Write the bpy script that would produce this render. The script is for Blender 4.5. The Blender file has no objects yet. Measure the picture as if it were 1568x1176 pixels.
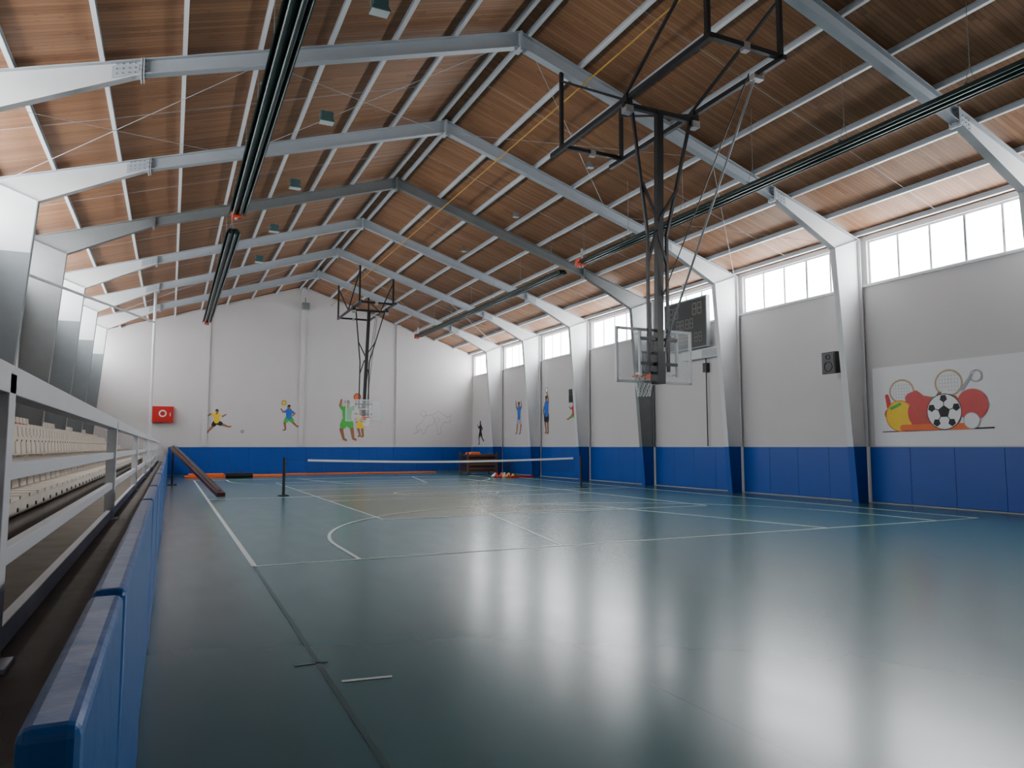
import bpy, math, random
from mathutils import Vector, Matrix
random.seed(7)
scene = bpy.context.scene

# ------------------------------------------------------------------ dims
XR, XL, YF, YB = 18.3, -4.14, 45.0, -6.0
RX = 7.08
CAMH = 1.6
def deck(x): return 11.45 - .325*abs(x-RX)
FRAMES = [-.85, 4.25, 9.4, 14.6, 19.7, 24.8, 29.95, 35.05, 40.1]

# ------------------------------------------------------------------ materials
def newmat(name):
    m = bpy.data.materials.new(name); m.use_nodes = True
    nt = m.node_tree
    return m, nt, nt.nodes["Principled BSDF"]

def mat(name, col, rough=.5, metal=0., var=.12, scale=3., bump=0., spec=.5):
    m, nt, p = newmat(name)
    N, L = nt.nodes, nt.links
    geo = N.new('ShaderNodeNewGeometry')
    nz = N.new('ShaderNodeTexNoise'); nz.inputs['Scale'].default_value = scale
    nz.inputs['Detail'].default_value = 5
    L.new(geo.outputs['Position'], nz.inputs['Vector'])
    mx = N.new('ShaderNodeMix'); mx.data_type = 'RGBA'
    c1 = [c*(1-var) for c in col]; c2 = [min(1, c*(1+var)) for c in col]
    mx.inputs[6].default_value = (*c1, 1); mx.inputs[7].default_value = (*c2, 1)
    L.new(nz.outputs['Fac'], mx.inputs[0])
    L.new(mx.outputs[2], p.inputs['Base Color'])
    p.inputs['Roughness'].default_value = rough
    p.inputs['Metallic'].default_value = metal
    p.inputs['Specular IOR Level'].default_value = spec
    if bump:
        b = N.new('ShaderNodeBump'); b.inputs['Strength'].default_value = bump
        b.inputs['Distance'].default_value = .02
        L.new(nz.outputs['Fac'], b.inputs['Height']); L.new(b.outputs[0], p.inputs['Normal'])
    return m

def emis(name, col, s):
    m, nt, p = newmat(name)
    p.inputs['Base Color'].default_value = (.8, .8, .8, 1)
    p.inputs['Emission Color'].default_value = (*col, 1)
    p.inputs['Emission Strength'].default_value = s
    return m

def math_node(nt, op, a, b=None, c=None):
    n = nt.nodes.new('ShaderNodeMath'); n.operation = op
    for i, v in enumerate((a, b, c)):
        if v is None: continue
        if isinstance(v, (int, float)): n.inputs[i].default_value = v
        else: nt.links.new(v, n.inputs[i])
    return n.outputs[0]

def wood_ceiling():
    m, nt, p = newmat('wood_plank_ceiling'); N, L = nt.nodes, nt.links
    geo = N.new('ShaderNodeNewGeometry'); sep = N.new('ShaderNodeSeparateXYZ')
    L.new(geo.outputs['Position'], sep.inputs[0])
    row = math_node(nt, 'DIVIDE', sep.outputs['Y'], .11)
    rf = math_node(nt, 'FLOOR', row)
    fr = math_node(nt, 'FRACT', row)
    wn0 = N.new('ShaderNodeTexWhiteNoise'); wn0.noise_dimensions = '1D'; L.new(rf, wn0.inputs['W'])
    off = math_node(nt, 'MULTIPLY', wn0.outputs['Value'], 4.)
    seg = math_node(nt, 'FLOOR', math_node(nt, 'DIVIDE', math_node(nt, 'ADD', sep.outputs['X'], off), 2.74))
    cmb = N.new('ShaderNodeCombineXYZ'); L.new(rf, cmb.inputs[0]); L.new(seg, cmb.inputs[1])
    wn = N.new('ShaderNodeTexWhiteNoise'); wn.noise_dimensions = '2D'; L.new(cmb.outputs[0], wn.inputs['Vector'])
    mp = N.new('ShaderNodeMapping'); mp.inputs['Scale'].default_value = (1.2, 26, 1.2)
    L.new(geo.outputs['Position'], mp.inputs[0])
    gn = N.new('ShaderNodeTexNoise'); gn.inputs['Scale'].default_value = 1.5; gn.inputs['Detail'].default_value = 6
    L.new(mp.outputs[0], gn.inputs['Vector'])
    v = math_node(nt, 'ADD', math_node(nt, 'MULTIPLY', wn.outputs['Value'], .4), math_node(nt, 'MULTIPLY', gn.outputs['Fac'], .6))
    ramp = N.new('ShaderNodeValToRGB'); e = ramp.color_ramp.elements
    e[0].position = .1; e[0].color = (.20, .088, .042, 1)
    e[1].position = 1.; e[1].color = (.44, .235, .118, 1)
    k = ramp.color_ramp.elements.new(.55); k.color = (.325, .155, .074, 1)
    L.new(v, ramp.inputs[0])
    mk = N.new('ShaderNodeMapping'); mk.inputs['Scale'].default_value = (2.2, 7, 2.2)
    L.new(geo.outputs['Position'], mk.inputs[0])
    vo = N.new('ShaderNodeTexVoronoi'); vo.inputs['Scale'].default_value = 1.
    L.new(mk.outputs[0], vo.inputs['Vector'])
    kn = math_node(nt, 'LESS_THAN', vo.outputs['Distance'], .11)
    gap = math_node(nt, 'LESS_THAN', fr, .09)
    dark = math_node(nt, 'MAXIMUM', math_node(nt, 'MULTIPLY', kn, .35), math_node(nt, 'MULTIPLY', gap, .6))
    mx = N.new('ShaderNodeMix'); mx.data_type = 'RGBA'
    L.new(dark, mx.inputs[0]); L.new(ramp.outputs[0], mx.inputs[6]); mx.inputs[7].default_value = (.06, .025, .014, 1)
    L.new(mx.outputs[2], p.inputs['Base Color'])
    p.inputs['Roughness'].default_value = .6
    return m

def floor_mat():
    m, nt, p = newmat('painted_sports_floor'); N, L = nt.nodes, nt.links
    geo = N.new('ShaderNodeNewGeometry'); sep = N.new('ShaderNodeSeparateXYZ')
    L.new(geo.outputs['Position'], sep.inputs[0])
    n1 = N.new('ShaderNodeTexNoise'); n1.inputs['Scale'].default_value = .3; n1.inputs['Detail'].default_value = 4
    L.new(geo.outputs['Position'], n1.inputs['Vector'])
    ramp = N.new('ShaderNodeValToRGB'); e = ramp.color_ramp.elements
    e[0].position = .3; e[0].color = (.034, .128, .150, 1)
    e[1].position = .72; e[1].color = (.042, .148, .170, 1)
    L.new(n1.outputs['Fac'], ramp.inputs[0])
    def step(s, lo, hi):
        mr = N.new('ShaderNodeMapRange'); mr.interpolation_type = 'SMOOTHSTEP'
        mr.inputs[1].default_value = lo; mr.inputs[2].default_value = hi
        L.new(s, mr.inputs[0]); return mr.outputs[0]
    X, Y = sep.outputs['X'], sep.outputs['Y']
    z = math_node(nt, 'MULTIPLY', step(X, 4.3, 4.4), math_node(nt, 'SUBTRACT', 1., step(X, 8., 10.5)))
    z = math_node(nt, 'MULTIPLY', z, step(Y, 15.8, 15.9)); z = math_node(nt, 'MULTIPLY', z, math_node(nt, 'SUBTRACT', 1., step(Y, 25., 30.)))
    z = math_node(nt, 'MULTIPLY', z, .8)
    mx = N.new('ShaderNodeMix'); mx.data_type = 'RGBA'
    L.new(z, mx.inputs[0]); L.new(ramp.outputs[0], mx.inputs[6]); mx.inputs[7].default_value = (.115, .125, .045, 1)
    sx = math_node(nt, 'LESS_THAN', math_node(nt, 'FRACT', math_node(nt, 'DIVIDE', math_node(nt, 'ADD', X, .9), 3.9)), .002)
    sy = math_node(nt, 'LESS_THAN', math_node(nt, 'FRACT', math_node(nt, 'DIVIDE', math_node(nt, 'ADD', Y, 1.8), 4.1)), .002)
    sm = math_node(nt, 'MULTIPLY', math_node(nt, 'MAXIMUM', sx, sy), .45)
    mx2 = N.new('ShaderNodeMix'); mx2.data_type = 'RGBA'
    L.new(sm, mx2.inputs[0]); L.new(mx.outputs[2], mx2.inputs[6]); mx2.inputs[7].default_value = (.015, .05, .06, 1)
    L.new(mx2.outputs[2], p.inputs['Base Color'])
    n3 = N.new('ShaderNodeTexNoise'); n3.inputs['Scale'].default_value = 3; n3.inputs['Detail'].default_value = 8
    mp = N.new('ShaderNodeMapping'); mp.inputs['Scale'].default_value = (1, .35, 1); mp.inputs['Rotation'].default_value = (0, 0, .9)
    L.new(geo.outputs['Position'], mp.inputs[0]); L.new(mp.outputs[0], n3.inputs['Vector'])
    mr = N.new('ShaderNodeMapRange'); mr.inputs[3].default_value = .215; mr.inputs[4].default_value = .24
    mr.inputs[1].default_value = .3; mr.inputs[2].default_value = .7
    L.new(n3.outputs['Fac'], mr.inputs[0]); L.new(mr.outputs[0], p.inputs['Roughness'])
    n4 = N.new('ShaderNodeTexNoise'); n4.inputs['Scale'].default_value = .8; n4.inputs['Detail'].default_value = 1
    L.new(geo.outputs['Position'], n4.inputs['Vector'])
    b = N.new('ShaderNodeBump'); b.inputs['Strength'].default_value = .03; b.inputs['Distance'].default_value = .02
    L.new(n4.outputs['Fac'], b.inputs['Height']); L.new(b.outputs[0], p.inputs['Normal'])
    p.inputs['Specular IOR Level'].default_value = .55
    return m

def glass_mat():
    m = bpy.data.materials.new('backboard_acrylic'); m.use_nodes = True
    nt = m.node_tree; N, L = nt.nodes, nt.links
    p = N['Principled BSDF']; out = N['Material Output']
    p.inputs['Base Color'].default_value = (.8, .84, .86, 1); p.inputs['Roughness'].default_value = .15
    tr = N.new('ShaderNodeBsdfTransparent'); mix = N.new('ShaderNodeMixShader'); mix.inputs[0].default_value = .22
    L.new(tr.outputs[0], mix.inputs[1]); L.new(p.outputs[0], mix.inputs[2]); L.new(mix.outputs[0], out.inputs[0])
    return m

M = dict(
    wood=wood_ceiling(), floor=floor_mat(), acryl=glass_mat(),
    wall=mat('white_plaster', (.60, .575, .575), .8, var=.05, scale=.6, bump=.05),
    wallnew=mat('fresh_white_paint', (.80, .79, .80), .75, var=.02),
    blue=mat('blue_vinyl_pad', (.002, .065, .36), .42, var=.1, scale=2, bump=.1),
    bluetop=mat('blue_barrier_vinyl', (.004, .10, .36), .32, var=.2, scale=6, bump=.5),
    steel=mat('pale_blue_grey_steel', (.43, .47, .51), .45, var=.07),
    steelw=mat('white_painted_steel', (.64, .65, .66), .45, var=.05),
    steeldk=mat('grey_and_backlit_steel', (.20, .225, .24), .5, var=.1),  # real grey steel parts, and the backlit shade on the left columns
    steelmid=mat('dark_grey_joint_frame_steel', (.19, .20, .205), .5, var=.1),
    black=mat('black_painted_steel', (.014, .014, .016), .4, var=.2),
    green=mat('dark_green_heater_enamel', (.022, .05, .045), .35, metal=.3, var=.2),
    red=mat('red_paint', (.55, .015, .012), .4), orange=mat('orange_paint', (.8, .14, .02), .5),
    hred=mat('orange_red_burner_box', (.6, .06, .02), .45),
    yellow=mat('yellow_paint', (.85, .55, .01), .5), gas=mat('amber_gas_pipe', (.5, .27, .03), .5),
    white=mat('white_paint', (.8, .8, .8), .5, var=.03),
    lime=mat('green_mural_paint', (.05, .45, .06), .6), skin=mat('brown_mural_paint', (.3, .13, .06), .6),
    bluem=mat('blue_mural_paint', (.02, .13, .55), .6), blk=mat('black_mural_paint', (.012, .012, .012), .6),
    grey=mat('grey_mural_paint', (.38, .38, .42), .6), tan=mat('tan_mural_paint', (.5, .36, .22), .6),
    teal=mat('teal_fixture_enamel', (.08, .16, .165), .35, metal=.2),
    conc=mat('dusty_concrete', (.22, .19, .16), .85, var=.3, scale=4, bump=.3),
    beige=mat('beige_bleacher_paint', (.58, .52, .44), .6, var=.15, scale=5),
    pane=emis('daylit_window_pane', (.95, .98, 1.), 23.), maroon=mat('dark_brown_beam', (.06, .018, .017), .45),
    lampg=mat('lamp_glass', (.5, .55, .55), .1), line=mat('white_court_line', (.62, .66, .64), .4, var=.15, scale=6),
    dline=mat('dark_court_line', (.022, .085, .10), .3), digit=mat('scoreboard_digit', (.14, .14, .13), .4),
    board=mat('scoreboard_face', (.03, .032, .03), .4),
    net=mat('net_cord', (.03, .03, .03), .8), cordw=mat('white_net_cord', (.8, .8, .8), .8),
    brown=mat('brown_wood_crate', (.16, .06, .03), .6), silver=mat('galvanised_steel', (.5, .5, .5), .35, metal=.8),
)

# ------------------------------------------------------------------ mesh builder
class B:
    def __init__(s, name, swap=None): s.name = name; s.v = []; s.f = []; s.m = []; s.mats = []; s.swap = swap or {}
    def mi(s, k):
        k = s.swap.get(k, k)
        if k not in s.mats: s.mats.append(k)
        return s.mats.index(k)
    def add(s, vs, fs, k):
        o = len(s.v); s.v += [tuple(v) for v in vs]; i = s.mi(k)
        for f in fs: s.f.append([o+a for a in f]); s.m.append(i)
    def box(s, x0, x1, y0, y1, z0, z1, k):
        vs = [(x, y, z) for x in (x0, x1) for y in (y0, y1) for z in (z0, z1)]
        s.add(vs, [(0,1,3,2),(4,6,7,5),(0,4,5,1),(2,3,7,6),(0,2,6,4),(1,5,7,3)], k)
    def beam(s, p, q, w, h, k, up=(0,0,1)):
        p, q = Vector(p), Vector(q); d = (q-p).normalized(); u = Vector(up)
        if abs(d.dot(u)) > .98: u = Vector((0, 1, 0))
        r = d.cross(u).normalized(); u = r.cross(d).normalized()
        vs = []
        for c in (p, q):
            for a, b in ((-1,-1),(1,-1),(1,1),(-1,1)): vs.append(c + r*a*w/2 + u*b*h/2)
        s.add(vs, [(0,1,2,3),(7,6,5,4),(0,4,5,1),(1,5,6,2),(2,6,7,3),(3,7,4,0)], k)
    def cyl(s, p, q, r, k, n=10, r2=None):
        p, q = Vector(p), Vector(q); d = (q-p).normalized()
        u = Vector((0,0,1)) if abs(d.z) < .9 else Vector((1,0,0))
        a = d.cross(u).normalized(); b = d.cross(a)
        r2 = r if r2 is None else r2; vs = []
        for c, rr in ((p, r), (q, r2)):
            for i in range(n):
                t = 2*math.pi*i/n; vs.append(c + (a*math.cos(t)+b*math.sin(t))*rr)
        fs = [(i, (i+1) % n, n+(i+1) % n, n+i) for i in range(n)] + [tuple(range(n))[::-1], tuple(range(n, 2*n))]
        s.add(vs, fs, k)
    def ring(s, c, R, r, k, ax='z', n=24, m=8):
        c = Vector(c); vs = []; fs = []
        for i in range(n):
            t = 2*math.pi*i/n
            for j in range(m):
                q = 2*math.pi*j/m; rr = R + r*math.cos(q); h = r*math.sin(q)
                if ax == 'z': vs.append(c + Vector((rr*math.cos(t), rr*math.sin(t), h)))
                elif ax == 'x': vs.append(c + Vector((h, rr*math.cos(t), rr*math.sin(t))))
                else: vs.append(c + Vector((rr*math.cos(t), h, rr*math.sin(t))))
        for i in range(n):
            for j in range(m):
                fs.append((i*m+j, ((i+1) % n)*m+j, ((i+1) % n)*m+(j+1) % m, i*m+(j+1) % m))
        s.add(vs, fs, k)
    def pxz(s, pts, y0, y1, k):
        n = len(pts); vs = [(x, y0, z) for x, z in pts] + [(x, y1, z) for x, z in pts]
        fs = [tuple(range(n)), tuple(range(2*n-1, n-1, -1))] + [(i, n+i, n+(i+1) % n, (i+1) % n) for i in range(n)]
        s.add(vs, fs, k)
    def poly(s, pts, k): s.add(pts, [tuple(range(len(pts)))], k)
    def done(s, bevel=0, smooth=False, parent=None, recalc=True):
        me = bpy.data.meshes.new(s.name); me.from_pydata(s.v, [], s.f)
        for k in s.mats: me.materials.append(M[k])
        for p, i in zip(me.polygons, s.m): p.material_index = i; p.use_smooth = smooth
        if recalc:
            import bmesh
            bm = bmesh.new(); bm.from_mesh(me); bmesh.ops.recalc_face_normals(bm, faces=bm.faces); bm.to_mesh(me); bm.free()
        ob = bpy.data.objects.new(s.name, me); scene.collection.objects.link(ob)
        if bevel:
            md = ob.modifiers.new('bevel', 'BEVEL'); md.width = bevel; md.segments = 3; md.limit_method = 'ANGLE'
        if parent: ob.parent = parent
        return ob

# ------------------------------------------------------------------ room shell
b = B('floor'); b.box(XL-.3, XR+.3, YB-.3, YF+.3, -.3, 0, 'floor'); b.done()

b = B('ceiling')
for sgn in (-1, 1):
    xe = RX + sgn*11.9
    b.pxz([(RX, 11.45), (xe, deck(xe)), (xe, deck(xe)+.15), (RX, 11.6)], YB-.3, YF+.3, 'wood')
b.done()

WZ0, WZ1 = 6.33, 7.63
bays = [(YB, FRAMES[0])] + list(zip(FRAMES[:-1], FRAMES[1:])) + [(FRAMES[-1], YF)]
wn = 0
for side, x0, x1 in (('right', XR, XR+.25), ('left', XL-.25, XL)):
    b = B('wall_'+side)
    b.box(x0, x1, YB, YF, 0, WZ0, 'wall')
    b.box(x0, x1, YB, YF, WZ1, deck(XR)-.02, 'wall')
    for y in [YB, YF]+FRAMES:
        b.box(x0, x1, max(YB, y-.22), min(YF, y+.22), WZ0, WZ1, 'wall')
    glazed = []
    for (ya, yb) in bays:
        if (side == 'left' and yb < 9.5) or (side == 'right' and yb < 0): b.box(x0, x1, ya, yb, WZ0, WZ1, 'wall')  # window bays out of view walled up to darken the foreground
        else: glazed.append((ya, yb))
    b.done()
    for (ya, yb) in glazed:
        wn += 1; w = B('window_%d' % wn)
        a, c = ya+.22, yb-.22
        xm = (x0+x1)/2
        w.box(xm-.005, xm+.005, a+.02, c-.02, WZ0+.02, WZ1-.02, 'pane')
        w.box(xm-.05, xm+.05, a, c, WZ0, WZ0+.05, 'steelw'); w.box(xm-.05, xm+.05, a, c, WZ1-.05, WZ1, 'steelw')
        w.box(xm-.04, xm+.04, a, a+.05, WZ0, WZ1, 'steelw'); w.box(xm-.04, xm+.04, c-.05, c, WZ0, WZ1, 'steelw')
        for i in range(1, 5):
            y = a + (c-a)*i/5; w.box(xm-.04, xm+.04, y-.03, y+.03, WZ0, WZ1, 'steeldk' if i == 2 else 'steelw')
        w.done()
for name, y0, y1 in (('wall_far', YF, YF+.25), ('wall_back', YB-.25, YB)):
    b = B(name)
    b.pxz([(XL, 0), (XR, 0), (XR, deck(XR)-.02), (RX, 11.42), (XL, deck(XL)-.02)], y0, y1, 'wall')
    if name == 'wall_far':
        for x in (1.75, 7.1, 13.1): b.box(x-.13, x+.13, YF-.09, YF, 1.65, deck(x)-.05, 'wall')
    b.done()

for side, x0, x1 in (('right', XR-.06, XR), ('left', XL, XL+.06)):
    b = B('trim_1' if side == 'right' else 'trim_2'); b.box(x0, x1, YB, YF, WZ0-.07, WZ0-.01, 'steelw'); b.done()

b = B('baseboard_right')
cuts = sorted([YB, YF] + FRAMES)
for ya, yb in zip(cuts[:-1], cuts[1:]):
    n = 4; L_ = (yb-ya-.24)/n
    for i in range(n):
        b.box(XR-.07, XR, ya+.12+i*L_+.003, ya+.12+(i+1)*L_-.003, .04, CAMH-.01, 'blue')
b.done(bevel=.006)
b = B('baseboard_far')
n = 17; L_ = (XR-.08+.1)/n
for i in range(n): b.box(-.1+i*L_+.003, -.1+(i+1)*L_-.003, YF-.08, YF, .04, CAMH-.02, 'blue')
b.done(bevel=.006)

# ------------------------------------------------------------------ portal frames
def zt(dx): return 11.45-.325*dx-.14
def zb(dx): return 10.93-.315*dx
for Yf in FRAMES:
    b = B('steel_portal_frame', {'steel': 'steelmid', 'steelw': 'steelmid', 'steeldk': 'steelmid'} if abs(Yf-24.8) < .1 else None)
    for s in (-1, 1):
        X = lambda d: RX+s*d
        F = .1
        kn = (10.08, 7.32)
        base = 0 if s > 0 else .8
        b.pxz([(X(0), zt(0)), (X(7.8), zt(7.8)), (X(7.8), zb(7.8)), (X(0), zb(0))], Yf-.008, Yf+.008, 'steel')
        b.pxz([(X(7.8), zt(7.8)), (X(11.12), zt(11.12)), (X(11.12), kn[1]), (X(kn[0]), kn[1]), (X(7.8), zb(7.8))], Yf-.008, Yf+.008, 'steelw')
        xin = lambda z: kn[0] + (10.62-kn[0])*(1-z/kn[1])
        zs = base if s > 0 else 6.1  # left column split: lit knee stays pale, backlit shaft darkened by colour
        b.pxz([(X(kn[0]), kn[1]), (X(11.12), kn[1]), (X(11.12), zs), (X(xin(zs)), zs)], Yf-.008, Yf+.008, 'steelw')
        if s < 0: b.pxz([(X(xin(zs)), zs), (X(11.12), zs), (X(11.12), base), (X(xin(base)), base)], Yf-.008, Yf+.008, 'steeldk')  # lower web in darker steel, backlit shade put into the colour
        def fl(p, q, k, t=.022, w=F):
            b.pxz([(X(p[0]), p[1]), (X(q[0]), q[1]), (X(q[0]), q[1]+t), (X(p[0]), p[1]+t)], Yf-w, Yf+w, k)
        fl((0, zt(0)-.022), (11.12, zt(11.12)-.022), 'steel')
        fl((0, zb(0)), (7.8, zb(7.8)), 'steel')
        fl((7.8, zb(7.8)), kn, 'steelw')
        def vf(p, q, k, t=.022, w=F):
            b.pxz([(X(p[0]), p[1]), (X(q[0]), q[1]), (X(q[0]+t), q[1]), (X(p[0]+t), p[1])], Yf-w, Yf+w, k)
        zm = CAMH
        kc = 'steelw' if s > 0 else 'steeldk'  # left flanges take the same painted-in backlit shade
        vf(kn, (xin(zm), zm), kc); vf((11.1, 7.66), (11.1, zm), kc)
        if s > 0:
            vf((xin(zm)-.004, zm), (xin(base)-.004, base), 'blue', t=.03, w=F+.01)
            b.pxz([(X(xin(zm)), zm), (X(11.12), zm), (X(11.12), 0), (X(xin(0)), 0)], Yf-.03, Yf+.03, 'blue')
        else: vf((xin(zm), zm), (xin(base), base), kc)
        b.pxz([(X(kn[0]), kn[1]), (X(kn[0]+.02), kn[1]), (X(11.1), zt(11.1)-.02), (X(11.06), zt(11.1)-.02)], Yf-F, Yf+F, 'steelw')
        for d0 in (7.78, 7.82):
            b.pxz([(X(d0-.012), zt(d0)), (X(d0+.012), zt(d0)), (X(d0+.012), zb(d0)-.09), (X(d0-.012), zb(d0)-.09)], Yf-.12, Yf+.12, 'steel')
        b.pxz([(X(7.86), zb(7.86)+.02), (X(8.3), zb(8.3)+.0), (X(8.3), zt(8.3)-.06), (X(7.86), zt(7.86)-.05)], Yf-.02, Yf+.02, 'steel')
        for yy in (-.07, .07):
            for zz in (.05, .14, .23, .33):
                z_ = zb(7.8)-.06+zz; b.cyl((X(7.74), Yf+yy, z_), (X(7.86), Yf+yy, z_), .014, 'steeldk', 6)
        for i in range(4):
            for j in range(3):
                xx = 7.92+i*.1; z_ = zb(xx)+.08+j*.09; b.cyl((X(xx), Yf-.035, z_), (X(xx), Yf-.02, z_), .014, 'steeldk', 6)
    b.box(RX-.03, RX+.03, Yf-.12, Yf+.12, zb(0)-.1, zt(0), 'steel')
    b.done()

# ------------------------------------------------------------------ purlins
b = B('roof_purlins')
for s in (-1, 1):
    for d in (.22, 1.62, 3.0, 4.37, 5.74, 7.1, 8.45, 9.8, 10.95):
        x = RX+s*d; zc = deck(x)
        b.box(x-.04, x+.04, YB, YF, zc-.145, zc-.125, 'steelw')
        b.box(x-.01, x+.005, YB, YF, zc-.14, zc-.01, 'steel')
        b.box(x-.035, x+.035, YB, YF, zc-.03, zc-.012, 'steel')
b.done()
b = B('roof_sag_rods')
for ya, yb in bays:
    ym = (ya+yb)/2
    for s in (-1, 1):
        b.cyl((RX+s*.2, ym, deck(RX+.2)-.09), (RX+s*11, ym, deck(RX+11)-.09), .006, 'steel', 5)
for ya, yb in ((14.6, 19.7), (35.05, 40.1)):
    for s in (-1, 1):
        for d0 in (.3, 5.7):
            b.cyl((RX+s*d0, ya, zt(d0)-.25), (RX+s*(d0+5.4), yb, zt(d0+5.4)-.2), .006, 'steel', 5)
            b.cyl((RX+s*d0, yb, zt(d0)-.25), (RX+s*(d0+5.4), ya, zt(d0+5.4)-.2), .006, 'steel', 5)
b.done()
b = B('yellow_gas_pipe'); b.cyl((8.72, -5.9, 10.33), (8.72, 44.9, 10.33), .018, 'gas', 8); b.done(smooth=True)

# ------------------------------------------------------------------ radiant tube heaters
def heater(x, y0, y1, z=7.8):
    b = B('radiant_tube_heater')
    prof = [(-.21, -.07), (-.11, .06), (.11, .06), (.21, -.07), (.19, -.07), (.1, .045), (-.1, .045), (-.19, -.07)]
    b.pxz([(x+p, z+q) for p, q in prof], y0, y1, 'green')
    for dx in (-.08, .08): b.cyl((x+dx, y0+.1, z-.03), (x+dx, y1-.1, z-.03), .048, 'green', 12)
    b.box(x-.11, x+.11, y1, y1+.3, z-.12, z+.14, 'hred')
    b.box(x-.07, x+.07, y1+.3, y1+.42, z-.08, z+.06, 'steeldk')
    b.cyl((x+.06, y1+.15, z+.14), (x+.06, y1+.15, z+.5), .04, 'silver')
    b.cyl((x, y1+.05, z-.17), (x, y1+.05, z-.1), .05, 'steeldk')
    y = y0+.8
    while y < y1:
        zz = deck(x)-.05
        b.cyl((x-.15, y, z+.05), (x, y, z+.45), .006, 'steeldk', 5); b.cyl((x+.15, y, z+.05), (x, y, z+.45), .006, 'steeldk', 5)
        b.cyl((x, y, z+.44), (x, y, zz), .006, 'steeldk', 5)
        b.box(x-.2, x+.2, y-.02, y+.02, z+.058, z+.075, 'silver')
        y += 2.6
    b.done()
heater(1.38, 1.5, 20.1); heater(1.42, 21.8, 38.6)
heater(12.35, 1.5, 20.6); heater(12.35, 22.0, 38.6)

# ------------------------------------------------------------------ high bay lights
def lamp(x, y, s, k, drop=0):
    b = B('high_bay_floodlight'); z = deck(x)-.15
    b.cyl((x, y, z), (x, y, z-.1*s-drop), .02, 'steeldk'); z -= drop
    b.box(x-.17*s, x+.17*s, y-.1*s, y+.1*s, z-.26*s, z-.1*s, k)
    b.pxz([(x-.12*s, z-.26*s), (x+.12*s, z-.26*s), (x+.22*s, z-.42*s), (x-.22*s, z-.42*s)], y-.16*s, y+.16*s, k)
    b.box(x-.2*s, x+.2*s, y-.14*s, y+.14*s, z-.43*s, z-.421*s, 'lampg')
    for q in (-1, 1): b.box(x+q*.19*s-.01, x+q*.19*s+.01, y-.015, y+.015, z-.3*s, z-.08*s, 'steeldk')
    b.box(x-.2*s, x+.2*s, y-.015, y+.015, z-.09*s, z-.07*s, 'steeldk')
    b.done(bevel=.01)
for yy in (12.7, 17.8, 22.9, 28.0, 33.0): lamp(3.25, yy, .85, 'teal')
for yy in (17.8, 22.9, 28.0): lamp(10.95, yy, .5, 'steeldk')

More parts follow.
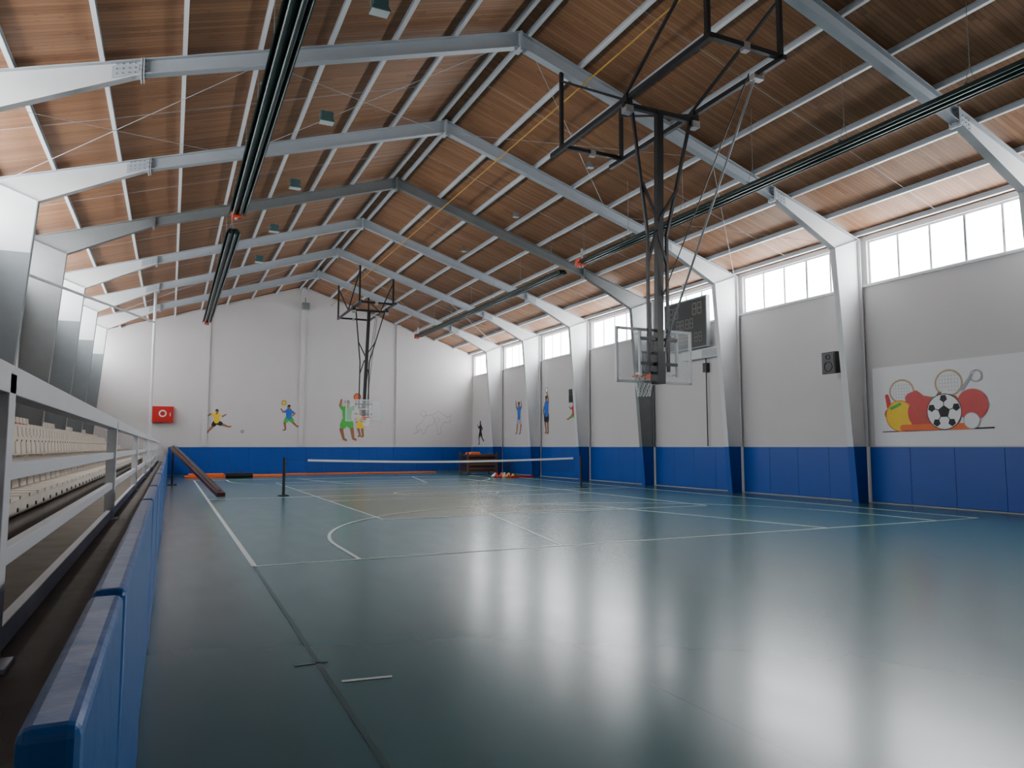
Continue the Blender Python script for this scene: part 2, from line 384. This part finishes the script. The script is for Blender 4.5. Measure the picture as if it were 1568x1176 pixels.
# ------------------------------------------------------------------ basketball hoists
def hoist(yb, dirn):
    b = B('ceiling_basketball_hoop')
    xc = 8.8; Z = 8.75
    ya, yc = (9.4, 14.6) if dirn > 0 else (40.1, 35.05)
    xl, xr = 8.2, 9.9
    for y in (ya, yc):
        b.beam((xl-.05, y, Z), (xr+.05, y, Z), .09, .09, 'black')
        for x in (xl, xr): b.beam((x, y, Z), (x, y, zb(abs(x-RX))+.02), .08, .08, 'black')
        b.box((xl+xr)/2-.07, (xl+xr)/2+.07, y-.06, y+.06, Z-.1, Z+.06, 'silver')
    e = .5*dirn
    for x in (xl, xr): b.beam((x, ya-e*.2, Z-.05), (x, yc+e, Z-.05), .09, .1, 'black')
    for x in (xl, xr):
        b.beam((x, (ya+yc)/2, Z), (x, yc, zb(abs(x-RX))-.2), .05, .05, 'black')
        b.beam((x, (ya+yc)/2, Z), (x, ya, zb(abs(x-RX))-.2), .05, .05, 'black')
    yp = yb-.05*dirn; zp = 8.55
    b.beam((xl-.1, yp, zp), (xr+.1, yp, zp), .1, .1, 'black')
    for x in (xl, xr):
        b.beam((x, yp, zp), (x, yp, Z), .14, .16, 'black')
        b.box(x-.09, x+.09, yp-.09, yp+.09, zp-.16, zp-.02, 'silver')
    ym = yb-.14*dirn
    b.beam((xc+.18, yp, zp), (xc, ym, 2.95), .15, .12, 'black')
    for x, x2 in ((xl+.1, xc-.3), (xr-.1, xc+.35)):
        xm = x2+(.08 if x < xc else -.1)
        b.beam((x, yp, zp), (xm, ym, 5.9), .055, .055, 'black')
        b.beam((xm, ym, 5.9), (xc+(-.24 if x < xc else .24), ym, 3.1), .055, .055, 'black')
        b.beam((x+(xm-x)*.6, ym, 6.95), (xc+.05, ym, 6.2), .05, .05, 'black')
        b.beam((xm, ym, 5.3), (xc, ym, 6.0), .05, .05, 'black')
    for z in (3.25, 3.75): b.beam((xc-.45, ym, z), (xc+.45, ym, z), .06, .06, 'black')
    b.box(xc-.09, xc+.09, min(ym-.1*dirn, yb), max(ym-.1*dirn, yb), 2.85, 3.5, 'black')
    b.cyl((xc+.15, ym, 3.6), (xr, yb-1.9*dirn, Z), .022, 'steeldk', 8)
    b.cyl((xc+.1, ym-.02, 4.6), (xr-.1, yb-1.8*dirn, Z), .012, 'black', 8)
    b.box(xr-.12, xr+.12, yb-1.9*dirn-.07, yb-1.9*dirn+.07, Z-.16, Z-.06, 'silver')
    z0, z1 = 2.9, 3.95; x0, x1 = xc-.9, xc+.9
    b.box(x0, x1, yb-.01, yb+.01, z0, z1, 'acryl')
    fy0, fy1 = yb-.025, yb+.025
    for (a, c, d, e2) in ((x0, x1, z0-.03, z0+.02), (x0, x1, z1-.02, z1+.03), (x0-.03, x0+.02, z0-.03, z1+.03), (x1-.02, x1+.03, z0-.03, z1+.03)):
        b.box(a, c, fy0, fy1, d, e2, 'steelw')
    fy = yb+.014*dirn
    for (a, c, d, e2) in ((xc-.3, xc+.3, 3.07, 3.12), (xc-.3, xc+.3, 3.47, 3.52), (xc-.3, xc-.25, 3.07, 3.52), (xc+.25, xc+.3, 3.07, 3.52)):
        b.box(a, c, fy-.003, fy+.003, d, e2, 'white')
    for x in (xc-.45, xc+.45): b.beam((x, ym, 3.0), (x, ym, 3.9), .05, .05, 'steelw')
    for x in (xc-.45, xc+.45):
        for z in (3.05, 3.85): b.beam((x, ym, z), (x, yb, z), .04, .04, 'steelw')
    ry = yb+.38*dirn; rc = (xc, ry, 3.05)
    b.ring(rc, .23, .014, 'orange')
    b.box(xc-.09, xc+.09, min(yb, yb+.16*dirn), max(yb, yb+.16*dirn), 2.99, 3.06, 'orange')
    b.box(xc-.1, xc+.1, yb-.02+.03*dirn, yb+.02+.03*dirn, 2.93, 3.1, 'orange')
    n = 12
    lv = [(.225, 0), (.2, -.1), (.17, -.2), (.145, -.3), (.13, -.42)]
    for i in range(n):
        for j in range(len(lv)-1):
            for dd in (-1, 1):
                t0 = 2*math.pi*(i+.5*(j % 2))/n; t1 = t0 + dd*math.pi/n
                (ra, za), (rb, zb_) = lv[j], lv[j+1]
                b.cyl((xc+ra*math.cos(t0), ry+ra*math.sin(t0), 3.05+za), (xc+rb*math.cos(t1), ry+rb*math.sin(t1), 3.05+zb_), .005, 'cordw', 4)
    b.done()
hoist(11.9, 1); hoist(36.2, -1)

# ------------------------------------------------------------------ court lines
b = B('court_lines')
def ln(p, q, w=.05, k='line', z=.004):
    b.beam((p[0], p[1], z-.001), (q[0], q[1], z-.001), w, .003, k)
def arc(c, R, a0, a1, w=.05, n=60, z=.004):
    vs = []
    for i in range(n+1):
        t = math.radians(a0+(a1-a0)*i/n)
        for rr in (R-w/2, R+w/2): vs.append((c[0]+rr*math.cos(t), c[1]+rr*math.sin(t), z))
    b.add(vs, [(2*i, 2*i+1, 2*i+3, 2*i+2) for i in range(n)], 'line')
x0, x1, y0, y1 = 1.08, 16.5, 10.4, 37.6
ln((x0, y0), (x1, y0)); ln((x0, y1), (x1, y1)); ln((x0, y0), (x0, y1), .07, z=.005); ln((x1, y0), (x1, y1), z=.005)
ln((x0, 24), (x1, 24))
for yy, s in ((y0, 1), (y1, -1)):
    ln((5.8, yy), (7.0, yy+5.8*s), z=.0055); ln((11.8, yy), (10.6, yy+5.8*s), z=.0055); ln((7.0, yy+5.8*s), (10.6, yy+5.8*s), z=.006)
    cy = yy+1.575*s
    if s > 0:
        arc((8.8, cy), 6.3, 0, 180, z=.0065, w=.06); arc((8.8, yy+5.8), 1.8, 0, 180, z=.0065)
    else:
        arc((8.8, cy), 6.3, 180, 360, z=.0065); arc((8.8, yy-5.8), 1.8, 180, 360, z=.0065)
    for xx in (2.5, 15.1): ln((xx, yy), (xx, cy), .06, z=.007)
arc((8.8, 24), 1.8, 0, 360, z=.0065)
vx0, vx1, vy0, vy1 = 4.3, 13.3, 15.75, 33.75
for p, q in (((vx0, vy0), (vx1, vy0)), ((vx0, vy1), (vx1, vy1)), ((vx0, vy0), (vx0, vy1)), ((vx1, vy0), (vx1, vy1)), ((vx0, 21.75), (vx1, 21.75)), ((vx0, 27.75), (vx1, 27.75))):
    ln(p, q, .045, z=.008)
ln((1.12, 5.1), (1.46, 5.06), .04)
ln((.88, 5.6), (1.12, 5.6), .03, 'dline')
ln((1.02, .5), (1.08, 10.3), .035, 'dline')
b.done()

# ------------------------------------------------------------------ low net
b = B('badminton_net')
for x in (3.4, 14.65):
    b.cyl((x, 24.7, 0), (x, 24.7, 1.22), .045, 'black', 12); b.box(x-.15, x+.15, 24.5, 24.9, 0, .03, 'black')
    b.cyl((x, 24.7, 1.22), (x, 24.7, 1.25), .05, 'black', 12)
N_ = 24
def sag(t): return 1.15-.09*math.sin(math.pi*t)
P = [(4.15+i*(14.3-4.15)/N_, sag(i/N_)) for i in range(N_+1)]
for (xa, za), (xb, zb2) in zip(P[:-1], P[1:]):
    b.beam((xa, 24.7, za), (xb, 24.7, zb2), .012, .07, 'white')
    for j in range(1, 8): b.beam((xa, 24.7, za-j*.07), (xb, 24.7, zb2-j*.07), .005, .005, 'net')
b.cyl((3.4, 24.7, 1.19), (4.15, 24.7, 1.15), .006, 'black', 5); b.cyl((14.3, 24.7, 1.15), (14.65, 24.7, 1.19), .006, 'black', 5)
for i in range(0, 136):
    t = i/135; x = 4.15+t*10.15; b.beam((x, 24.7, sag(t)), (x, 24.7, sag(t)-.5), .005, .005, 'net')
b.done()

# ------------------------------------------------------------------ left side
b = B('spectator_platform'); b.box(XL+.01, -.24, YB+.01, YF-.01, 0, .78, 'conc'); b.done()
b = B('padded_barrier')
segs = [(1.25, 2.28)]
yy = 2.31
while yy < 44.5: segs.append((yy, min(yy+1.98, 44.8))); yy += 2.0
for i, (a, c) in enumerate(segs):
    o = .006*math.sin(i*2.1)
    b.box(-.185+o, -.1+o, a, c, .03, 1.2+o*1.5, 'bluetop')
o = b.done(bevel=.02)
b = B('steel_guard_railing')
xr_ = -.6
ys = [-3, 3.3, 9.4, 15.5, 21.6, 27.7, 33.8, 40]
for y in ys:
    b.box(xr_-.05, xr_+.05, y-.06, y+.06, .78, 1.88, 'steelw'); b.box(xr_-.09, xr_+.09, y-.09, y+.09, .78, .8, 'steelw')
b.box(xr_-.05, xr_+.05, -3, 44.8, 1.8, 1.91, 'steelw')
for z, h in ((1.50, .07), (1.16, .07), (.84, .1)): b.box(xr_-.025, xr_+.025, -3, 44.8, z-h/2, z+h/2, 'steelw')
b.done(bevel=.004)

b = B('bleacher_seating')
rows = [(-1.25, .98), (-1.95, 1.33), (-2.65, 1.68), (-3.35, 2.03)]
for i, (x, z) in enumerate(rows):
    xe = x-.7 if i < 3 else XL+.01
    b.box(xe, x, 5.0, 42, .78, z, 'conc')
    b.box(x-.34, x+.0, 5.0, 42, z+.06, z+.12, 'beige')
    b.box(x-.02, x+.0, 5.0, 42, z-.02, z+.06, 'beige')
    y = 5.3
    while y < 42:
        col = 'red' if (i == 2 and 12 < y < 16) or (i == 3 and 14 < y < 22) else 'beige'
        b.box(x-.36, x-.02, y, y+.4, z+.12, z+.155, col)
        b.pxz([(x-.38, z+.14), (x-.34, z+.14), (x-.36, z+.36), (x-.4, z+.36)], y, y+.4, col)
        b.cyl((x-.0, y+.2, z+.04), (x+.012, y+.2, z+.04), .02, 'black', 8)
        y += .5
b.done()

b = B('guard_net_pole')
b.cyl((-.85, 36, .78), (-.85, 36, deck(-.85)-.15), .06, 'steelw', 12); b.box(-.95, -.75, 35.9, 36.1, .78, .8, 'steelw')
b.cyl((-3.5, 21, 5.9), (-.85, 36, 7.2), .04, 'steelw', 10)
b.cyl((-3.5, 21, 5.9), (-3.5, 21, 2.03), .04, 'steelw', 10)
b.done()

b = B('leaning_gym_beam')
b.beam((1.5, 24.6, .09), (.12, 33.5, 1.55), .26, .14, 'maroon'); b.beam((1.47, 24.8, .2), (.12, 33.5, 1.66), .05, .06, 'black')
b.beam((.12, 33.4, 0), (.12, 33.4, 1.5), .08, .08, 'black'); b.box(-.05, .3, 33.2, 33.6, 0, .04, 'black')
b.done(bevel=.01)

b = B('fire_hose_cabinet')
b.box(-1.0, .1, YF-.25, YF-.005, 2.95, 3.85, 'red'); b.box(-.95, .05, YF-.27, YF-.25, 3.0, 3.8, 'red')
b.cyl((-.45, YF-.275, 3.45), (-.45, YF-.285, 3.45), .2, 'white', 20); b.cyl((-.45, YF-.285, 3.45), (-.45, YF-.292, 3.45), .13, 'red', 20)
b.box(-.1, -.04, YF-.3, YF-.27, 3.3, 3.5, 'silver')
b.done(bevel=.01)

b = B('gable_horn_speaker')
b.box(6.95, 7.4, YF-.4, YF-.09, 9.95, 10.35, 'steeldk'); b.ring((7.17, YF-.42, 10.15), .16, .03, 'steeldk', ax='y'); b.beam((7.17, YF-.2, 10.3), (7.17, YF-.1, 10.7), .05, .05, 'steeldk')
b.done(bevel=.01)

# ------------------------------------------------------------------ scoreboard, AC, speakers
b = B('electronic_scoreboard')
xa = 17.95
b.box(xa, xa+.12, 21.0, 23.5, 5.35, 7.25, 'board')
for (a, c, d, e) in ((21.0, 23.5, 5.32, 5.38), (21.0, 23.5, 7.22, 7.28), (20.97, 21.03, 5.32, 7.28), (23.47, 23.53, 5.32, 7.28)):
    b.box(xa-.03, xa+.13, a, c, d, e, 'steeldk')
def seg7(y, z, s):
    w, h = .16*s, .16*s
    for zz in (0, h, 2*h): b.box(xa-.008, xa-.002, y, y+w, z+zz-.02*s, z+zz+.02*s, 'digit')
    for yy in (0, w): b.box(xa-.008, xa-.002, y+yy-.02*s, y+yy+.02*s, z, z+2*h, 'digit')
for y in (21.3, 21.6, 22.7, 23.0): seg7(y, 6.65, 1.3)
for y in (21.8, 22.05, 22.35, 22.6): seg7(y, 6.15, 1.1)
for y in (21.3, 21.55, 22.8, 23.05): seg7(y, 5.6, 1.0)
for j in range(3):
    for i in range(6): b.box(xa-.008, xa-.002, 21.9+i*.13, 21.98+i*.13, 5.55+j*.15, 5.63+j*.15, 'digit')
for y in (21.4, 23.1):
    for z in (5.6, 7.0): b.beam((xa+.1, y, z), (XR-.003, y, z), .05, .05, 'steeldk')
b.done()
b = B('air_conditioner')
b.box(18.02, XR-.005, 20.45, 22.6, 4.93, 5.28, 'steelw')
for i in range(5): b.box(18.0, 18.02, 20.55, 21.4, 4.98+i*.055, 5.0+i*.055, 'steeldk')
b.done(bevel=.015)
b = B('hanging_cable')
b.cyl((18.2, 21.4, 1.62), (18.2, 21.4, 4.93), .022, 'black', 8); b.box(18.12, 18.28, 21.3, 21.5, 4.4, 4.75, 'black')
b.done()
def speaker(y, z=3.75):
    b = B('loudspeaker')
    b.pxz([(17.62, z), (17.98, z+.05), (17.98, z+.68), (17.62, z+.66)], y, y+.48, 'black')
    b.box(17.605, 17.62, y+.03, y+.45, z+.03, z+.62, 'board')
    b.ring((17.6, y+.24, z+.22), .14, .015, 'black', ax='x'); b.ring((17.6, y+.24, z+.5), .07, .012, 'black', ax='x')
    b.beam((17.95, y+.24, z+.35), (XR-.003, y+.24, z+.35), .08, .08, 'steeldk')
    b.done(bevel=.008)
speaker(15.05); speaker(30.35)
b = B('electrical_conduits')
for y in FRAMES[3:]:
    b.cyl((18.24, y+.3, 1.62), (18.24, y+.3, 6.2), .02, 'steelw', 8)
    b.box(18.2, XR-.002, y+.22, y+.38, 2.3, 2.45, 'white')
b.done()

# ------------------------------------------------------------------ murals
def plane_right(y, z, o): return (XR-.008-o, y, z)
def plane_far(x, z, o): return (x, YF-.008-o, z)
class Mural:
    def __init__(s, name, pl, c, h, flip=1):
        s.b = B(name); s.pl = pl; s.c = c; s.h = h; s.o = .001; s.fl = flip
    def P(s, x, z): return s.pl(s.c[0]+s.fl*x*s.h, s.c[1]+z*s.h, s.o)
    def limb(s, pts, k):
        for (xa, za, ra), (xb, zb_, rb) in zip(pts[:-1], pts[1:]):
            d = math.atan2(zb_-za, xb-xa); vs = []
            for i in range(7):
                t = d+math.pi/2+math.pi*i/6; vs.append(s.P(xa+ra*math.cos(t), za+ra*math.sin(t)))
            for i in range(7):
                t = d-math.pi/2+math.pi*i/6; vs.append(s.P(xb+rb*math.cos(t), zb_+rb*math.sin(t)))
            s.b.poly(vs, k); s.o += .0004
    def disc(s, x, z, r, k, n=28, rz=None):
        rz = rz or r
        s.b.poly([s.P(x+r*math.cos(2*math.pi*i/n), z+rz*math.sin(2*math.pi*i/n)) for i in range(n)], k); s.o += .0004
    def ringf(s, x, z, r, w, k, n=28, rz=None):
        rz = rz or r; vs = []
        for i in range(n):
            t = 2*math.pi*i/n
            vs.append(s.P(x+r*math.cos(t), z+rz*math.sin(t))); vs.append(s.P(x+(r-w)*math.cos(t), z+(rz-w)*math.sin(t)))
        s.b.add(vs, [(2*i, 2*i+1, (2*i+3) % (2*n), (2*i+2) % (2*n)) for i in range(n)], k); s.o += .0004
    def pg(s, pts, k): s.b.poly([s.P(*p) for p in pts], k); s.o += .0004
    def done(s): return s.b.done(recalc=False)

def player(name, pl, c, h, shirt, shorts, skin='skin', pose='jump', flip=1, ball=None):
    m = Mural(name, pl, c, h, flip)
    if pose == 'jump':
        legs = [[(-.03, .48, .06), (-.12, .27, .045), (-.06, .05, .03), (-.0, .02, .025)], [(.05, .48, .06), (.13, .3, .045), (.17, .06, .03), (.23, .03, .025)]]
        arms = [[(-.07, .74, .035), (-.16, .84, .03), (-.13, .98, .022)], [(.09, .74, .035), (.2, .84, .03), (.22, 1.0, .022)]]
    elif pose == 'kick':
        legs = [[(-.03, .48, .06), (-.14, .28, .045), (-.28, .12, .03), (-.3, .06, .025)], [(.05, .46, .06), (.25, .38, .045), (.45, .3, .03), (.53, .32, .025)]]
        arms = [[(-.07, .74, .035), (-.22, .78, .03), (-.32, .7, .022)], [(.09, .74, .035), (.22, .7, .03), (.34, .78, .022)]]
    elif pose == 'reach':
        legs = [[(-.03, .48, .05), (-.05, .25, .042), (-.08, .03, .03), (-.02, .01, .025)], [(.05, .48, .05), (.08, .26, .042), (.02, .05, .03), (.08, .02, .025)]]
        arms = [[(-.07, .74, .035), (-.09, .88, .03), (-.02, 1.05, .022)], [(.09, .72, .035), (.17, .6, .03), (.14, .48, .022)]]
    else:
        legs = [[(-.03, .48, .05), (-.16, .3, .042), (-.3, .16, .03), (-.36, .2, .025)], [(.05, .48, .05), (.16, .3, .042), (.12, .05, .03), (.2, .02, .025)]]
        arms = [[(-.07, .74, .035), (-.2, .66, .03), (-.12, .56, .022)], [(.09, .74, .035), (.22, .7, .03), (.3, .82, .022)]]
    for l in legs: m.limb(l, skin)
    for l in legs: m.limb([(l[0][0], l[0][1], .085), ((l[0][0]+l[1][0])/2, (l[0][1]+l[1][1])/2, .085)], shorts)
    m.limb([(.01, .52, .095), (.01, .74, .115)], shirt)
    for a in arms: m.limb(a, skin); m.limb([a[0], (((a[0][0]+a[1][0])/2), (a[0][1]+a[1][1])/2, .045)], shirt)
    m.limb([(.01, .8, .03), (.015, .86, .03)], skin)
    m.disc(.02, .9, .06, skin, rz=.07); m.disc(.01, .94, .058, 'blk', rz=.04)
    if ball: m.disc(ball[0], ball[1], ball[2], ball[3]); m.ringf(ball[0], ball[1], ball[2], .015, 'blk')
    return m.done()
player('mural_soccer_player', plane_far, (2.35, 2.3), 1.5, 'yellow', 'blk', pose='kick', ball=(.95, .12, .06, 'grey'))
player('mural_handball_player', plane_far, (6.4, 2.55), 1.6, 'bluem', 'lime', pose='run', flip=-1, ball=(.2, 1.05, .09, 'yellow'))
player('mural_basketball_player', plane_far, (9.85, 1.95), 2.6, 'lime', 'lime', pose='jump', ball=(.25, 1.06, .09, 'orange'))
player('mural_basketball_player', plane_far, (10.75, 2.2), 1.9, 'yellow', 'yellow', pose='reach', flip=-1)
player('mural_gymnast_silhouette', plane_right, (43.6, 1.72), 1.6, 'blk', 'blk', 'blk', 'run')
player('mural_gymnast_silhouette', plane_right, (41.5, 1.66), 1.8, 'blk', 'blk', 'blk', 'reach')
player('mural_volleyball_player', plane_right, (37.8, 2.3), 1.95, 'bluem', 'grey', pose='jump')
player('mural_tennis_player', plane_right, (34.4, 2.3), 2.1, 'bluem', 'blk', pose='reach', ball=(.0, 1.12, .07, 'white'))
player('mural_runner', plane_right, (31.5, 2.6), 1.3, 'red', 'lime', pose='kick')
m = Mural('mural_wrestlers_outline', plane_far, (15.3, 2.4), 1.6)
def outl(pts, w=.012):
    for p, q in zip(pts[:-1], pts[1:]): m.limb([(p[0], p[1], w), (q[0], q[1], w)], 'grey')
outl([(-.7, 0), (-.5, .1), (-.6, .3), (-.35, .5), (-.2, .75), (.05, .8), (.2, .6), (.1, .4), (-.1, .35), (-.2, .1), (-.3, 0), (-.4, .2), (-.7, 0)])
outl([(.1, .8), (.35, .95), (.6, .8), (.75, .7), (.9, .8), (.85, .5), (.6, .5), (.45, .3), (.5, .05), (.35, 0), (.3, .3), (.2, .5)])
m.ringf(-.3, .85, .13, .02, 'grey'); m.ringf(.3, .6, .11, .02, 'grey')
m.done()

b = B('mural_white_patch'); b.box(XR-.006, XR-.002, 4.6, 14.35, 1.62, 3.85, 'wallnew'); b.done()
m = Mural('mural_sports_balls', plane_right, (12.55, 2.62), 1.06, flip=-1)
m.limb([(-1.45, -.57, .012), (1.45, -.52, .02)], 'blk')
m.disc(-.85, .48, .36, 'tan', rz=.32); m.disc(-.85, .48, .31, 'wallnew', rz=.27)
m.disc(.42, .6, .36, 'tan', rz=.34); m.disc(.42, .6, .31, 'wallnew', rz=.29)
for i in range(-3, 4):
    m.limb([(-.85+i*.08, .27, .003), (-.85+i*.08, .69, .003)], 'grey'); m.limb([(.42+i*.08, .37, .003), (.42+i*.08, .83, .003)], 'grey')
for i in range(-2, 3):
    m.limb([(-1.1, .48+i*.08, .003), (-.6, .48+i*.08, .003)], 'grey'); m.limb([(.17, .6+i*.09, .003), (.67, .6+i*.09, .003)], 'grey')
m.limb([(-1.28, .38, .05), (-1.22, .1, .07)], 'red')
m.disc(-.5, .28, .25, 'red', rz=.17); m.limb([(-.45, .4, .08), (-.15, .2, .05)], 'red')
m.limb([(-.22, .22, .1), (.05, .2, .08)], 'lime'); m.limb([(.2, .3, .1), (.55, .2, .09)], 'skin'); m.disc(.33, .34, .1, 'white')
m.disc(-1.22, -.1, .14, 'skin')
m.disc(-.92, -.16, .41, 'yellow'); m.ringf(-.92, -.16, .41, .025, 'orange')
m.disc(-.26, -.1, .43, 'red'); m.limb([(-.5, .1, .012), (-.15, -.4, .012)], 'skin')
m.limb([(-.85, -.47, .08), (.95, -.47, .08)], 'orange')
m.disc(.98, .04, .38, 'red'); m.disc(.95, -.34, .2, 'wallnew'); m.ringf(.95, -.34, .2, .02, 'grey')
m.disc(.28, -.1, .45, 'blk'); m.disc(.28, -.1, .43, 'white')
def pent(cx, cz, r, a0=90): m.pg([(cx+r*math.cos(math.radians(a0+72*i)), cz+r*math.sin(math.radians(a0+72*i))) for i in range(5)], 'blk')
pent(.28, -.1, .16)
for i in range(5):
    a = math.radians(90+72*i); pent(.28+.33*math.cos(a), -.1+.33*math.sin(a), .1, 270+72*i)
    m.limb([(.28+.14*math.cos(a), -.1+.14*math.sin(a), .01), (.28+.26*math.cos(a), -.1+.26*math.sin(a), .01)], 'blk')
m.limb([(-1.15, .05, .04), (-.9, .15, .04)], 'lime'); m.limb([(1.0, .75, .03), (.75, .42, .04)], 'grey'); m.ringf(1.1, .72, .15, .03, 'grey')
m.done()

# ------------------------------------------------------------------ clutter at far end
b = B('equipment_cart')
X0, X1, Y0, Y1 = 15.3, 17.1, 38.3, 39.5
b.box(X0, X1, Y0, Y1, .15, .22, 'brown')
for x in (X0, X1):
    for y in (Y0, Y1): b.box(x-.04, x+.04, y-.04, y+.04, .1, 1.3, 'brown'); b.cyl((x-.03, y, .07), (x+.03, y, .07), .07, 'black', 12)
for z in (.35, .6, .85, 1.1):
    b.box(X0, X1, Y0-.02, Y0+.02, z-.06, z+.06, 'brown'); b.box(X0, X1, Y1-.02, Y1+.02, z-.06, z+.06, 'brown')
    b.box(X0-.02, X0+.02, Y0, Y1, z-.06, z+.06, 'black'); b.box(X1-.02, X1+.02, Y0, Y1, z-.06, z+.06, 'brown')
b.box(X0+.1, X1-.1, Y0+.1, Y1-.1, .22, 1.15, 'black')
b.pxz([(X0+.2, 1.15), (X0+.9, 1.15), (X0+.8, 1.3), (X0+.3, 1.28)], Y0+.2, Y1-.2, 'orange')
b.done()
b = B('orange_gym_mats')
b.box(.7, 3.2, 40.4, 41.6, 0, .1, 'orange'); b.box(3.3, 5.6, 40.5, 41.7, 0, .1, 'orange'); b.box(.9, 2.6, 40.5, 41.5, .1, .2, 'orange')
b.box(5.9, 15, 42.8, 43.6, 0, .07, 'orange')
b.done(bevel=.02)
b = B('black_equipment_bag'); b.cyl((2.6, 39.6, .14), (3.9, 39.7, .14), .14, 'black', 14); b.ring((3.2, 39.6, .3), .12, .015, 'black', ax='y'); b.done(bevel=.03)
b = B('scattered_sports_gear')
for i in range(14):
    x = 15.3+random.random()*1.1; y = 34.2+random.random()*1.6; r = .07+.05*random.random()
    b.cyl((x, y, .009), (x+.1, y+.05, r*2), r, random.choice(['white', 'red', 'bluem', 'orange', 'yellow']), 10, r2=r*.4)
b.box(16.0, 17.3, 34.0, 34.5, .009, .09, 'red')
b.done()

# ------------------------------------------------------------------ world + camera
w = bpy.data.worlds.new('World'); scene.world = w; w.use_nodes = True
nt = w.node_tree; bg = nt.nodes['Background']
sky = nt.nodes.new('ShaderNodeTexSky'); sky.sky_type = 'HOSEK_WILKIE'; sky.turbidity = 5
nt.links.new(sky.outputs[0], bg.inputs[0]); bg.inputs[1].default_value = 1.

cam = bpy.data.cameras.new('camera'); co = bpy.data.objects.new('camera', cam); scene.collection.objects.link(co)
cam.sensor_fit = 'HORIZONTAL'; cam.sensor_width = 36; cam.lens = 1128/1600*36; cam.clip_start = .02; cam.clip_end = 300
yaw, pit = math.radians(25.25), math.radians(4.965)
fw = Vector((math.sin(yaw)*math.cos(pit), math.cos(yaw)*math.cos(pit), math.sin(pit)))
rt = Vector((math.cos(yaw), -math.sin(yaw), 0)); up = rt.cross(fw)
mt = Matrix((rt, up, -fw)).transposed().to_4x4(); mt.translation = Vector((0, 0, CAMH))
co.matrix_world = mt
scene.camera = co
